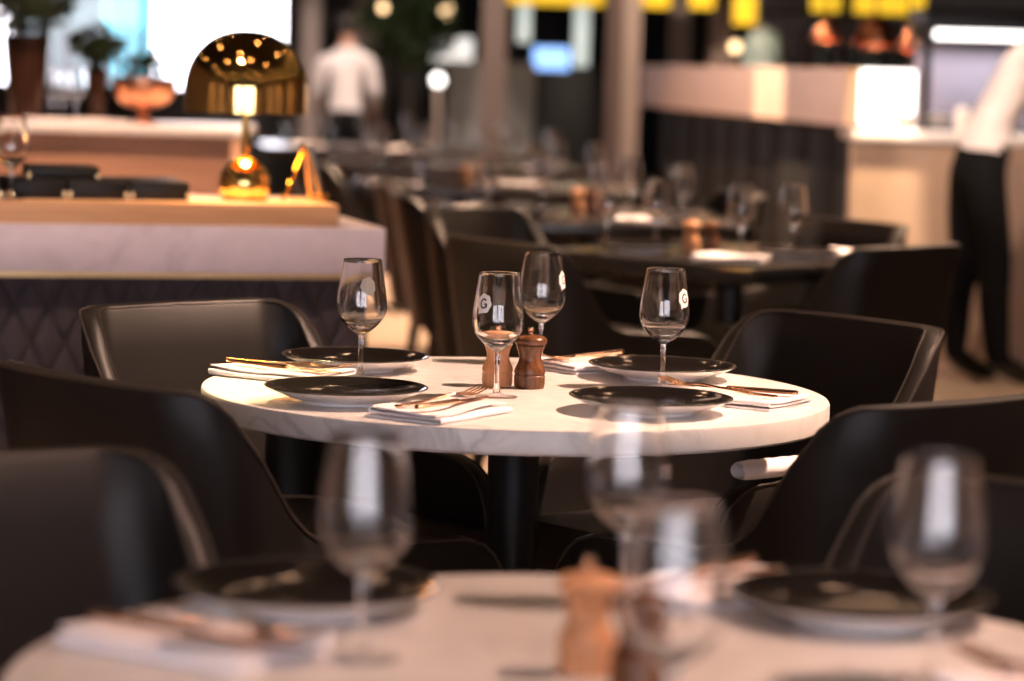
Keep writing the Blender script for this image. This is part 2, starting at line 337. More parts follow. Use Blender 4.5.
# ------------------------------------------------------------------ chairs
def make_chair(label):
    t = thing('tub_chair', label, 'chair', group='dark leather tub chairs')
    a, yb, yf, r, th = .240, -.27, .245, .088, .034
    path = []
    for k in range(28): path.append((a, yf - (yf - (yb + r)) * (k / 28) ** 1.35, 1, 0))
    for k in range(10):
        q = k / 10 * PI / 2; path.append((a - r + r * math.cos(q), yb + r - r * math.sin(q), math.cos(q), -math.sin(q)))
    for k in range(11):
        x = (a - r) * (1 - 2 * k / 10); path.append((x, yb - .012 * (1 - (x / (a - r)) ** 2), .0, -1))
    half = path[:38]
    path = path[:49] + [(-x, y, -nx, ny) for x, y, nx, ny in half[::-1]]
    prof = [(0, .822), (.028, .819), (.045, .808), (.060, .788), (.080, .748), (.105, .695), (.13, .648), (.155, .617), (.18, .603), (.22, .596), (.42, .585), (.455, .576), (.480, .560), (.497, .538), (.508, .512), (.5155, .47)]
    bm = bmesh.new(); rings = []; edge_pts = []; in_pts = []
    z0 = .375
    for x, y, nx, ny in path:
        tt = y - yb; zt = interp(tt, prof)
        lean = .16 * (1 - min(1, max(0, tt) / .40)) + .02
        def P(off, z):
            return bm.verts.new((x + nx * off, y + ny * off - lean * (z - .42), z))
        ring = []
        for s in range(7): ring.append(P(th / 2, z0 + (zt - .012 - z0) * s / 6))
        for q in (40, 90, 140):
            ring.append(P(th / 2 * math.cos(math.radians(q)), zt - .012 + .012 * math.sin(math.radians(q))))
        for s in range(6, -1, -1): ring.append(P(-th / 2, z0 + (zt - .012 - z0) * s / 6))
        rings.append(ring)
        o = th / 2 - .001; edge_pts.append((x + nx * o, y + ny * o - lean * (zt - .42), zt - .005))
        o = -th / 2 + .001; in_pts.append((x + nx * o, y + ny * o - lean * (zt - .42), zt - .005))
    for A, B in zip(rings, rings[1:]):
        n = len(A)
        for k in range(n): bm.faces.new((A[k], A[(k + 1) % n], B[(k + 1) % n], B[k]))
    bm.faces.new(rings[0][::-1]); bm.faces.new(rings[-1])
    sh = obj('backrest', bm, 'leather', t)
    obj('piping', tube(edge_pts, .0024, 6), 'seam', sh); obj('piping', tube(in_pts, .0020, 6), 'seam', sh)
    # seat cushion, puffed
    bm = bmesh.new(); N = 12; W = a - th / 2 - .003; y0, y1 = yb + th / 2 + .01, yf + .015
    def S(i, j, top):
        u = -1 + 2 * i / N; v = -1 + 2 * j / N
        cx = u * W; cy = (y0 + y1) / 2 + v * (y1 - y0) / 2
        if v < 0 and abs(cx) > W - r * .8: # follow the rounded back corners
            lim = W - .8 * r + .8 * r * math.sqrt(max(0, 1 - max(0, (-v - .55) / .45) ** 2)); cx = max(-lim, min(lim, cx))
        z = (.468 + .018 * (1 - u ** 4) * (1 - v ** 4)) if top else .385
        return bm.verts.new((cx, cy, z))
    T = [[S(i, j, 1) for j in range(N + 1)] for i in range(N + 1)]; Bm = [[S(i, j, 0) for j in range(N + 1)] for i in range(N + 1)]
    for i in range(N):
        for j in range(N):
            bm.faces.new((T[i][j], T[i + 1][j], T[i + 1][j + 1], T[i][j + 1])); bm.faces.new((Bm[i][j], Bm[i][j + 1], Bm[i + 1][j + 1], Bm[i + 1][j]))
    for i in range(N):
        bm.faces.new((T[i][0], Bm[i][0], Bm[i + 1][0], T[i + 1][0])); bm.faces.new((T[i][N], T[i + 1][N], Bm[i + 1][N], Bm[i][N]))
        bm.faces.new((T[0][i], T[0][i + 1], Bm[0][i + 1], Bm[0][i])); bm.faces.new((T[N][i], Bm[N][i], Bm[N][i + 1], T[N][i + 1]))
    obj('seat', bm, 'leather', t)
    obj('seat_frame', box(-.24, .24, -.25, .25, .352, .383, bev=.01), 'black_metal', t)
    for sx in (-1, 1):
        for sy in (-1, 1):
            obj('leg', tube([(sx * .195, sy * .19, .356), (sx * .215, sy * .215, .18), (sx * .232, sy * .235, 0)], [.019, .015, .010], 10), 'black_metal', t)
    return t
TC = Vector((.008, 4.449, 0)); NC = Vector((.085, 2.315, 0)); TZ = .745
def face(d): return math.atan2(d[1], d[0]) - PI / 2          # chair faces +Y at rz = 0
chair0 = make_chair('dark leather tub chair behind the left of the round middle table, by the quilted divider')
def chair(cx, cy, fx, fy, label, back=.285, move=None):       # (cx, cy): middle of the top of its back; (fx, fy): the way it faces
    f = Vector((fx, fy)).normalized(); loc = (cx + f.x * (.27 + .065), cy + f.y * (.27 + .065), 0)
    if move: chair0.location = loc; chair0.rotation_euler = (0, 0, face(f)); return chair0
    return dup(chair0, loc, face(f), label)
chair(-.60, 5.02, .70, -.72, None, move=True)
chair(-.588, 3.83, .72, .69, 'dark leather tub chair seen from behind, front left of the round middle table')
chair(.625, 5.10, -.77, -.64, 'dark leather tub chair behind the right of the round middle table')
chair(.645, 3.86, -.67, .74, 'dark leather tub chair seen from behind, front right of the middle table')
chair(-.60, 3.005, .60, -.80, 'dark leather tub chair in the left foreground at the near table')
chair(.628, 2.99, -.62, -.78, 'dark leather tub chair at the right edge, at the near table')

# ------------------------------------------------------------------ round tables
def round_table(label, c, cat='table'):
    t = thing('round_table', label, cat, c)
    R, h = .5, .038
    obj('tabletop', lathe([(0, TZ - h), (R - .004, TZ - h), (R, TZ - h + .004), (R, TZ - .005), (R - .0015, TZ - .0015), (R - .005, TZ), (0, TZ)], 128), 'marble', t)
    obj('mounting_plate', lathe([(0, TZ - h - .012), (.16, TZ - h - .012), (.16, TZ - h), (0, TZ - h)], 32), 'black_metal', t)
    obj('pedestal', lathe([(0, .03), (.041, .03), (.041, TZ - h - .012), (0, TZ - h - .012)], 40), 'black_metal', t)
    obj('base_plate', lathe([(0, 0), (.27, 0), (.27, .012), (.26, .018), (.06, .03), (0, .03)], 48), 'black_metal', t)
    return t
round_table('round white marble table in sharp focus on a black pedestal', TC)
round_table('round marble table in the blurred foreground', NC)

# ------------------------------------------------------------------ tableware
def plate_mesh():
    R = .124
    prof = [(0, .003), (.058, .003), (.060, .0), (.066, .0), (.068, .004), (.090, .0095), (.110, .0172), (R, .0235), (R + .0004, .0250), (R - .001, .0258),
            (R - .0035, .0252), (.112, .0205), (.095, .0140), (.070, .0090), (.04, .0070), (0, .0068)]
    return lathe(prof, 72, mats=[1] * 7 + [2] * 3 + [0] * 5)
plate_src = obj('dinner_plate', plate_mesh(), ['plate_black', 'plate_white', 'plate_edge'])
used = set()
def place(src, loc, rz, label, cat, group, scale=1.0):
    """first use moves the source itself, later uses copy it with its parts"""
    if src.name in used: o = dup(src, loc, rz, label)
    else: used.add(src.name); o = src; o.location = loc; o.rotation_euler = (0, 0, rz)
    tag(o, label, cat, group); return o
def plate(x, y, label, z=TZ, group='black topped white dinner plates'): return place(plate_src, (x, y, z + .0003), random.random() * 6, label, 'plate', group)
plate(-.249, 4.215, 'black plate with white underside at the front left of the middle table')
plate(-.262, 4.675, 'black plate behind the left glass of the middle table')
plate(.212, 4.198, 'black plate with white underside at the front right of the middle table')
plate(.253, 4.672, 'black plate behind the right glass of the middle table')
plate(-.186, 2.595, 'blurred black plate at the left of the near table')
plate(.339, 2.62, 'blurred black plate at the right of the near table')

# wine glass
BOWL_OUT = [(.0052, .0715), (.0085, .0738), (.016, .0785), (.0255, .0865), (.0335, .0960), (.0387, .1060), (.0408, .1155), (.0404, .1280), (.0388, .1430), (.0364, .1590), (.0338, .1760), (.0312, .1945)]
def r_out(z):
    for (r1, z1), (r2, z2) in zip(BOWL_OUT, BOWL_OUT[1:]):
        if z1 <= z <= z2: return r1 + (r2 - r1) * (z - z1) / (z2 - z1)
    return BOWL_OUT[-1][0]
def smooth_profile(pts, sub=3):
    out = []
    for i in range(len(pts) - 1):
        p0 = Vector(pts[max(i - 1, 0)]); p1 = Vector(pts[i]); p2 = Vector(pts[i + 1]); p3 = Vector(pts[min(i + 2, len(pts) - 1)])
        for k in range(sub):
            t = k / sub
            q = .5 * ((2 * p1) + (-p0 + p2) * t + (2 * p0 - 5 * p1 + 4 * p2 - p3) * t * t + (-p0 + 3 * p1 - 3 * p2 + p3) * t ** 3)
            out.append((max(q.x, 0), q.y))
    out.append(tuple(pts[-1])); return out
def make_glass():
    t = thing('wine_glass', 'x', 'wine glass')
    so = smooth_profile(BOWL_OUT, 3)
    inner = [(max(r - (.0011 + .004 * max(0, (.092 - z) / .02)), 0.0), z + (.0 if z > .1 else (.1 - z) * .22)) for r, z in so if z > .0755]
    inner = [p for p in inner if p[0] > .002]
    prof = [(0, .0715)] + so + [(so[-1][0] - .0005, .1951)] + inner[::-1] + [(0, inner[0][1] - .0005)]
    obj('bowl', lathe(prof, 64), 'glass', t)
    stem = smooth_profile([(.0052, .0712), (.0043, .064), (.0038, .05), (.0038, .03), (.0044, .015), (.0072, .0062)], 2)
    obj('stem', lathe([(0, .0712)] + stem + [(0, .0062)], 24), 'glass', t)
    obj('foot', lathe([(0, .0062), (.0072, .0062), (.014, .0036), (.026, .0020), (.0325, .0014), (.0335, .0007), (.0325, .0), (0, .0)], 48), 'thin', t)
    return t
glass0 = make_glass()
# printed badge: a scalloped white blob with a dark G, wrapped on the bowl
def wrap(u, v, ang, off):
    z = .148 + v; r = r_out(z) + off; a = ang + u / .038
    return (r * math.cos(a), r * math.sin(a), z)
def badge_mesh(kind, ang=0.0):
    bm = bmesh.new()
    if kind == 'blob':
        NA, NR = 48, 5; c = bm.verts.new(wrap(0, 0, ang, .00035)); rows = []
        for k in range(1, NR + 1):
            row = []
            for i in range(NA):
                q = 2 * PI * i / NA; s = k / NR * (1 + .05 * math.cos(7 * q + .6))
                row.append(bm.verts.new(wrap(.0128 * s * math.cos(q), .0150 * s * math.sin(q), ang, .00035)))
            rows.append(row)
        for i in range(NA): bm.faces.new((c, rows[0][i], rows[0][(i + 1) % NA]))
        for A, B in zip(rows, rows[1:]):
            for i in range(NA): bm.faces.new((A[i], A[(i + 1) % NA], B[(i + 1) % NA], B[i]))
        # the small tail at the foot of the blob
        tl = [(-.0095, -.0095), (-.004, -.0140), (-.0085, -.0185)]
        bm.faces.new([bm.verts.new(wrap(x, y, ang, .00036)) for x, y in tl])
    else:
        def strip(pts, wd):
            P = []
            for i, (x, y) in enumerate(pts):
                x0, y0 = pts[max(i - 1, 0)]; x1, y1 = pts[min(i + 1, len(pts) - 1)]
                L = math.hypot(x1 - x0, y1 - y0); nx, ny = -(y1 - y0) / L, (x1 - x0) / L
                P.append((bm.verts.new(wrap(x + nx * wd, y + ny * wd, ang, .0006)), bm.verts.new(wrap(x - nx * wd, y - ny * wd, ang, .0006))))
            for A, B in zip(P, P[1:]): bm.faces.new((A[0], A[1], B[1], B[0]))
        strip([(.0052 * math.cos(math.radians(d)), .0068 * math.sin(math.radians(d))) for d in range(42, 352, 12)], .00125)
        strip([(.0062, -.0008), (.0038, -.0008), (.0012, -.0008)], .00115)
        strip([(.0052, -.0010), (.0052, -.0035), (.0052, -.0062)], .0011)
    return bm
def glass_at(x, y, label, logo=None, z=TZ, group='wine glasses'):
    g = place(glass0, (x, y, z + .0003), 0.0, label, 'wine glass', group)
    if logo is not None:
        bd = obj('badge', badge_mesh('blob', logo), 'badge', g); obj('letter', badge_mesh('letter', logo), 'print', bd)
    return g
def A(deg): return math.radians(deg)
# far plain glasses first, so that the copied source carries no badge
GL = 'wine glasses on the round tables'
glass_at(-.122, 2.377, 'blurred wine glass at the left of the near table', group=GL)
glass_at(.114, 2.653, 'blurred wine glass behind the mills on the near table', group=GL)
glass_at(.125, 2.038, 'blurred wine glass nearest the viewer, in front of the walnut mill', group=GL)
glass_at(.367, 2.353, 'blurred wine glass at the right of the near table', group=GL)
glass_at(-.246, 4.543, 'wine glass at the left of the middle table, between its two black plates', A(78), group=GL)
glass_at(-.022, 4.338, 'wine glass with a white G badge in front of the pale mill', A(-127), group=GL)
glass_at(.050, 4.850, 'wine glass behind the walnut mill, badge at its right edge', A(-22), group=GL)
glass_at(.247, 4.540, 'wine glass with a white G badge at the right of the middle table', A(-38), group=GL)

# mills
def make_mill(m, name):
    t = thing(name, 'x', 'mill')
    body = smooth_profile([(.0245, .004), (.0250, .008), (.0250, .020)], 2) + [(.0238, .0212), (.0238, .0225), (.0250, .0237)] + \
        smooth_profile([(.0250, .0237), (.0246, .030), (.0205, .039), (.0180, .047), (.0190, .056), (.0225, .066), (.0232, .068)], 3)
    obj('body', lathe([(0, 0), (.0235, 0), (.0245, .004)] + body + [(0, .068)], 40), m, t)
    head = [(0, .0683), (.0215, .0683), (.0228, .070)] + smooth_profile([(.0228, .070), (.0262, .0735), (.0268, .0775), (.0245, .0815), (.018, .0845), (.008, .0862), (.0048, .0868)], 3) + [(0, .0868)]
    obj('head', lathe(head, 40), m, t)
    obj('knob', lathe([(0, .0866)] + smooth_profile([(.0042, .0866), (.0036, .0895), (.0048, .0925), (.0046, .0965), (.0025, .0985)], 3) + [(0, .0988)], 20), 'copper', t)
    return t
mill_d = make_mill('wood_dark', 'pepper_mill'); mill_l = make_mill('wood_light', 'salt_mill')
MG = 'wooden mills on the tables'
place(mill_d, (.030, 4.475, TZ + .0003), 0, 'dark walnut pepper mill on the middle table', 'mill', MG)
place(mill_l, (-.022, 4.495, TZ + .0003), 0, 'pale beech salt mill behind the front wine glass', 'mill', MG)
place(mill_l, (.071, 2.345, TZ + .0003), 0, 'blurred orange beech mill on the near table', 'mill', MG)
place(mill_d, (.112, 2.262, TZ + .0003), 0, 'blurred walnut mill on the near table', 'mill', MG)

# napkins and cutlery
def make_napkin(seed, L=.195, W=.13):
    rnd = random.Random(seed); bm = bmesh.new()
    th = .0028; gap = .0050
    path = []                                   # a letter fold, three layers, seen from its end
    for k in range(13): path.append((-W / 2 + W * k / 12, .0016))
    for q in (-60, -30, 0, 30, 60): path.append((W / 2 + .0032 * math.cos(A(q)), .0016 + gap / 2 + gap / 2 * math.sin(A(q))))
    for k in range(13): path.append((W / 2 - (W - .006) * k / 12, .0016 + gap))
    for q in (-60, -30, 0, 30, 60): path.append((-W / 2 + .006 - .0032 * math.cos(A(q)), .0016 + gap * 1.5 + gap / 2 * math.sin(A(q))))
    for k in range(13): path.append((-W / 2 + .006 + (W - .012) * k / 12, .0016 + gap * 2))
    n = len(path); NL = 22; ph = [rnd.random() * 6 for _ in range(4)]
    rows = []
    for j in range(NL + 1):
        v = j / NL; y = -L / 2 + L * v; ro = []; ri = []
        for i, (x, z) in enumerate(path):
            x0, z0 = path[max(i - 1, 0)]; x1, z1 = path[min(i + 1, n - 1)]; Ln = math.hypot(x1 - x0, z1 - z0); nx, nz = -(z1 - z0) / Ln, (x1 - x0) / Ln
            lev = z / (gap * 2)
            wz = lev * (.0018 * math.sin(7 * v + ph[0] + x * 14) + .0014 * math.sin(4 * v + x * 30 + ph[1]) + .003 * max(0, abs(2 * x / W) - .6))
            wx = lev * .004 * math.sin(4 * v + ph[2]); wy = lev * (.004 * math.sin(x * 25 + ph[3]))
            ro.append(bm.verts.new((x + wx + nx * th / 2, y + wy, max(z + wz + nz * th / 2, .0003)))); ri.append(bm.verts.new((x + wx - nx * th / 2, y + wy, max(z + wz - nz * th / 2, .0002))))
        rows.append((ro, ri))
    for (a, ai), (b2, bi) in zip(rows, rows[1:]):
        for i in range(n - 1):
            bm.faces.new((a[i], a[i + 1], b2[i + 1], b2[i])); bm.faces.new((ai[i], bi[i], bi[i + 1], ai[i + 1]))
        bm.faces.new((a[0], b2[0], bi[0], ai[0])); bm.faces.new((a[-1], ai[-1], bi[-1], b2[-1]))
    for a, ai in (rows[0], rows[-1]):
        for i in range(n - 1): bm.faces.new((a[i], ai[i], ai[i + 1], a[i + 1]))
    return obj('folded_napkin', bm, 'napkin')
def plan_strip(stations, thick, bm=None):
    """stations: (y, half width, z, x offset) -> a slab with rounded-looking edges"""
    bm = bm or bmesh.new(); rows = []
    for y, hw, z, xo in stations:
        rows.append([bm.verts.new(c) for c in ((xo - hw, y, z), (xo - hw * .6, y, z + thick / 2), (xo + hw * .6, y, z + thick / 2), (xo + hw, y, z), (xo + hw * .6, y, z - thick / 2), (xo - hw * .6, y, z - thick / 2))])
    for a, b2 in zip(rows, rows[1:]):
        for k in range(6): bm.faces.new((a[k], a[(k + 1) % 6], b2[(k + 1) % 6], b2[k]))
    bm.faces.new(rows[0][::-1]); bm.faces.new(rows[-1]); return bm
def make_fork():
    t = thing('dinner_fork', 'x', 'fork')
    obj('handle', plan_strip([(-.105, .0035, .0022, 0), (-.102, .0068, .0022, 0), (-.06, .0055, .0026, 0), (.0, .0034, .006, 0), (.026, .0030, .0085, 0), (.034, .0045, .009, 0)], .0034), 'copper', t)
    obj('head', plan_strip([(.034, .0045, .009, 0), (.042, .0105, .0082, 0), (.050, .0140, .0068, 0), (.058, .0140, .0062, 0)], .0026), 'copper', t)
    for k in range(4):
        xo = -.0118 + .00787 * k
        obj('tine', plan_strip([(.056, .0021, .0062, xo), (.078, .0017, .0070, xo), (.100, .0013, .0115, xo), (.110, .0006, .0140, xo)], .0022), 'copper', t)
    return t
def make_knife():
    t = thing('table_knife', 'x', 'knife')
    obj('handle', plan_strip([(-.112, .0040, .0036, 0), (-.108, .0066, .0036, 0), (-.05, .0062, .0036, 0), (.0, .0048, .0036, 0), (.008, .0042, .0036, 0)], .0066), 'copper', t)
    obj('blade', plan_strip([(.008, .0042, .0036, 0), (.02, .0080, .0032, .001), (.07, .0092, .0030, .001), (.095, .0070, .0030, -.001), (.110, .0015, .0030, -.005)], .0018), 'copper', t)
    return t
fork0 = make_fork(); knife0 = make_knife()
nap = [make_napkin(s) for s in (3, 8)]
NG, CG = 'folded napkins on the round tables', 'copper cutlery on the round tables'
def setting(x, y, deg, which, tail, nk=0, spread=(.018, -.012), lift=.0172, yaw=(4, -3)):
    """a napkin whose long side (cutlery heads) points to deg, with fork and knife on top"""
    rz = A(deg) - PI / 2; d = Vector((math.cos(A(deg)), math.sin(A(deg)))); s = Vector((d.y, -d.x))
    place(nap[nk], (x, y, TZ + .0003), rz, f'white folded napkin {tail}', 'napkin', NG)
    p = Vector((x, y)) + s * spread[0] + d * .015
    k = place(knife0, (p.x, p.y, TZ + lift), rz + A(yaw[0]), f'copper knife on the napkin {tail}', 'knife', CG); k.rotation_euler = (A(-1), 0, rz + A(yaw[0]))
    p = Vector((x, y)) + s * spread[1] + d * .02
    f = place(fork0, (p.x, p.y, TZ + lift), rz + A(yaw[1]), f'copper fork on the napkin {tail}', 'fork', CG)
setting(-.105, 4.090, 58, 0, 'at the front edge of the middle table', 0)
setting(-.372, 4.530, -34, 1, 'at the left edge of the middle table', 1)
setting(.140, 4.802, 236 - 14, 2, 'behind the walnut mill on the middle table', 0)
setting(.350, 4.350, 146, 3, 'at the right edge of the middle table', 1)
setting(-.268, 2.398, -32, 4, 'at the left of the near table', 1)
setting(.205, 2.725, 226, 5, 'behind the blurred right plate of the near table', 0)
setting(.475, 2.270, 128, 6, 'at the lower right corner of the near table', 1)

# pale cloth hung over the near arm of the chair behind the right of the table
f = Vector((-.77, -.64)).normalized(); cc = Vector((.625, 5.10)) + f * .335; left = Vector((-f.y, f.x))
cp = cc + left * .240 + f * .110
ct = thing('rolled_napkin', 'pale rolled cloth resting on the arm of the right rear chair', 'napkin', (cp.x, cp.y, .5895), face(f))
bm = bmesh.new(); NS = 40; rows = []
for k in range(25):
    y = -.075 + .15 * k / 24; e = max(0, (abs(y) - .062) / .013); rr = .0165 * (1 - .25 * e * e) * (1 + .04 * math.sin(k * 1.1))
    row = []
    for i in range(NS):
        q = 2 * PI * i / NS; r2 = rr * (1 + .10 * ((i / NS + .3) % 1.0))     # the step of the rolled edge runs along the cloth
        row.append(bm.verts.new((r2 * 1.25 * math.cos(q), y, max(0.0, .0150 + r2 * .95 * math.sin(q)))))
    rows.append(row)
for a, b2 in zip(rows, rows[1:]):
    for i in range(NS): bm.faces.new((a[i], a[(i + 1) % NS], b2[(i + 1) % NS], b2[i]))
for row, sg in ((rows[0], 1), (rows[-1], -1)):                                # hollow ends
    c0 = sum((v.co for v in row), Vector()) / NS
    inn = [bm.verts.new(c0 + (v.co - c0) * .45 + Vector((0, .018 * sg, 0))) for v in row]
    for i in range(NS): bm.faces.new((row[i], row[(i + 1) % NS], inn[(i + 1) % NS], inn[i]))
    bm.faces.new(inn)
obj('rolled_sheet', bm, 'napkin', ct)

# ------------------------------------------------------------------ service divider with lamp
DA = at(0, 272, 6.5); DB = at(385, 277, 6.74)
ddir = (Vector((DB.x - DA.x, DB.y - DA.y, 0))).normalized(); dang = math.atan2(ddir.y, ddir.x)
DV = thing('service_divider', 'grey marble topped divider with quilted plum upholstery behind the left chairs', 'divider', (DB.x, DB.y, 0), dang)
L = 2.6; ZB, ZM = .752, .864                      # underside and top of the slab
obj('slab', box(-L, 0, 0, .52, ZB, ZM, bev=.004), 'marble_grey', DV)
obj('brass_strip', box(-L, -.004, .004, .50, ZB - .012, ZB), 'brass_satin', DV)
obj('core', box(-L, -.045, .06, .48, 0, ZB - .012), 'wall_dark', DV)
bm = bmesh.new(); NX, NZ = 420, 130; gr = []
for i in range(NX + 1):
    col = []
    for j in range(NZ + 1):
        x = -L + (L - .03) * i / NX; z = .02 + (ZB - .034) * j / NZ
        u = x / .080; v = z / .165
        p = (u + v) % 1.0; q = (u - v) % 1.0
        d = min(p, 1 - p, q, 1 - q) * 2
        dep = .013 * min(1, d / .22) ** .5 + .003 * d
        col.append(bm.verts.new((x, .058 - dep, z)))
    gr.append(col)
for i in range(NX):
    for j in range(NZ): bm.faces.new((gr[i][j], gr[i + 1][j], gr[i + 1][j + 1], gr[i][j + 1]))
q = obj('quilted_panel', bm, 'quilt', DV); 
for p in q.data.polygons: p.use_smooth = True
def dvp(u, v, z):                                   # a point on the divider: u along, v back, z up
    n = Vector((-ddir.y, ddir.x, 0)); return Vector((DB.x, DB.y, 0)) + ddir * u + n * v + Vector((0, 0, z))
ub = (at(340, 210, 6.7).x - DB.x) / ddir.x
tb = thing('wooden_plinth', 'long oak board lying on the marble divider under the lamp', 'board', dvp(0, 0, ZM), dang)
obj('plinth_body', box(-L, ub, .012, .44, .0005, .054, bev=.003), 'tray_wood', tb)
PZ = ZM + .0545
# dome lamp
lp = at(261, 198, 6.78)
ul = (lp.x - DB.x) / ddir.x
lamp = thing('table_lamp', 'polished brass table lamp with a dome shade on the oak board', 'lamp', dvp(ul, .17, PZ), dang)
Rd = .150
dome = [(Rd * math.cos(A(d)) ** .9, .267 + .145 * math.sin(A(d))) for d in range(0, 91, 5)]
prof = [(Rd - .003, .212), (Rd, .212)] + [(Rd, .212 + .055 * k / 5) for k in range(1, 5)] + dome[:-1] + [(0, dome[-1][1])]
inner = [(Rd - .003, .212)] + [((Rd - .003) * math.cos(A(d)) ** .9, .266 + .142 * math.sin(A(d))) for d in range(0, 91, 5)]
prof2 = prof + [(0, inner[-1][1])] + inner[:-1][::-1]
obj('shade', lathe(prof2, 72), 'brass', lamp)
obj('base', lathe([(0, 0), (.058, 0)] + [(.0625 * math.cos(A(d)), .040 + .066 * math.sin(A(d))) for d in range(-30, 84, 6)] + [(.009, .1062), (0, .1062)], 56), 'brass', lamp)
obj('stem', lathe([(0, .105), (.0095, .105), (.0095, .345), (0, .345)], 20), 'brass', lamp)
obj('bulb', lathe([(0, .262)] + [(.028 * math.sin(A(d)), .29 - .028 * math.cos(A(d))) for d in range(12, 170, 12)] + [(.0, .318)], 24), 'lamp_warm', lamp)
ld = bpy.data.lights.new('lamp_bulb', 'POINT'); ld.energy = 5; ld.color = (1, .72, .38); ld.shadow_soft_size = .03
lo = bpy.data.objects.new('lamp_bulb', ld); C.objects.link(lo); lo.location = dvp(ul, .17 - .045, PZ + .25)
# black leather menu boxes on the board
def menu_box(px0, px1, label, v0=.082, D=6.62, h=.043, dep=.30, z=PZ, tilt=0):
    u0 = (at(px0, 190, D).x - DB.x) / ddir.x; u1 = (at(px1, 190, D).x - DB.x) / ddir.x
    t = thing('menu_folder', label, 'menu folder', dvp((u0 + u1) / 2, v0, z + .0005), dang + A(tilt), 'black leather menu folders')
    w = (u1 - u0) / 2 - .002
    obj('cover', box(-w, w, 0, dep, 0, h, bev=.004), 'menu', t)
    for sx in (-1, 1):
        obj('brass_corner', box(min(sx * w, sx * (w - .008)), max(sx * w, sx * (w - .008)), -.002, .006, h * .1, h * .42), 'brass_satin', t)
    return t
menu_box(-62, 15, 'black leather menu folder cut by the left edge of the picture')
menu_box(18, 76, 'black leather menu folder second from the left on the oak board')
menu_box(77, 136, 'black leather menu folder third from the left, under a smaller one', D=6.62)
menu_box(137, 196, 'black leather menu folder nearest the brass lamp')
menu_box(50, 120, 'smaller black folder lying on top of the other menu folders', v0=.17, h=.03, dep=.16, z=PZ + .0435, D=6.75)
# brass easel with a navy card
ue = (at(318, 195, 6.75).x - DB.x) / ddir.x
es = thing('card_easel', 'small brass easel holding a navy card beside the lamp', 'card holder', dvp(ue, .13, PZ), dang + A(100))
bm = tube([(-.045, -.03, .003), (-.005, .0, .125), (0, .012, .137), (.006, .0, .125), (.045, -.03, .003)], .0048, 8)
obj('front_frame', bm, 'brass', es)
obj('rear_leg', tube([(0, .006, .13), (0, .06, .003)], .0042, 8), 'brass', es)
obj('ledge', tube([(-.05, -.036, .018), (.05, -.036, .018)], .0055, 8), 'brass', es)
obj('card', box(-.048, .048, -.002, .002, 0, .118), 'card', es, loc=(0, -.026, .022), rot=(A(-13), 0, 0))
ug = (at(23, 190, 6.65).x - DB.x) / ddir.x
p = dvp(ug, .035, PZ); glass_at(p.x, p.y, 'blurred wine glass on the oak board before the menu folders', z=PZ)

# ------------------------------------------------------------------ back counter at left, with vases and bowl
CY = 10.0
ctr = thing('back_counter', 'wooden back counter with a white top behind the lamp', 'counter', (-1.9, CY, 0))
obj('carcass', box(-2.2, .875, .04, .7, 0, .985), 'counter_wood', ctr)
obj('worktop', box(-2.25, .90, 0, .74, .9855, 1.018, bev=.003), 'white_top', ctr)
CT = 1.0185
def leaf_cluster(bm, c, rad, n, size, seed):
    rnd = random.Random(seed)
    for _ in range(n):
        d = Vector((rnd.gauss(0, 1), rnd.gauss(0, 1), rnd.gauss(0, 1))).normalized() * rad * rnd.random() ** .5
        p = Vector(c) + Vector((d.x, d.y, d.z * .8)); a = Vector((rnd.gauss(0, 1), rnd.gauss(0, 1), rnd.gauss(0, .6))).normalized(); s = a.cross(Vector((rnd.random(), rnd.random(), 1))).normalized()
        l = size * (.6 + .8 * rnd.random()); v = [p - a * l, p + s * l * .35 + Vector((0, 0, .1 * l)), p + a * l, p - s * l * .35 + Vector((0, 0, .1 * l))]
        bm.faces.new([bm.verts.new(x) for x in v])
    return bm
def vase(px, py_base, D, h, r, label, leaf_r, n, z=CT, m='vase'):
    p = at(px, py_base, D)
    t = thing('flower_vase', label, 'vase', (p.x, D, z))
    obj('vessel', lathe([(0, 0)] + smooth_profile([(r * .75, 0), (r * .72, h * .1), (r * .85, h * .5), (r, h)], 4) + [(r - .008, h)] + smooth_profile([(r * .82, h * .6), (r * .6, h * .1)], 3) + [(0, h * .08)], 32), m, t)
    st = bmesh.new(); rnd = random.Random(int(px))
    for k in range(9):
        q = rnd.random() * 6.28; tube([(0, 0, h * .2), (r * .5 * math.cos(q), r * .5 * math.sin(q), h), (leaf_r * .6 * math.cos(q), leaf_r * .6 * math.sin(q), h + leaf_r * (.6 + .6 * rnd.random()))], .004, 5, bm=st)
    f = obj('stems', st, 'stem', t); lf = obj('foliage', leaf_cluster(bmesh.new(), (0, 0, h + leaf_r * .8), leaf_r, n, .035, int(px)), 'leaf', t); lf['kind'] = 'stuff'
    return t
vase(26, 118, 10.2, .31, .085, 'tall bronze vase of dark foliage at the far left of the back counter', .19, 900)
vase(97, 110, 10.45, .20, .04, 'slim dark vase with green leaves between bronze vase and copper bowl', .10, 200)
p = at(143, 125, 10.25)
bw = thing('copper_bowl', 'round copper bowl on a foot on the back counter', 'bowl', (p.x, 10.25, CT))
obj('bowl', lathe([(0, .052)] + smooth_profile([(.02, .052), (.07, .064), (.105, .095), (.118, .135), (.117, .168)], 4) + [(.113, .168)] + smooth_profile([(.113, .135), (.10, .10), (.06, .07)], 4) + [(0, .062)], 48), 'copper_bowl', bw)
obj('foot', lathe([(0, 0), (.055, 0), (.055, .006)] + smooth_profile([(.045, .008), (.018, .022), (.016, .040), (.026, .054)], 3) + [(0, .054)], 32), 'copper_bowl', bw)
lf = leaf_cluster(bmesh.new(), (0, 0, .20), .085, 110, .03, 5)
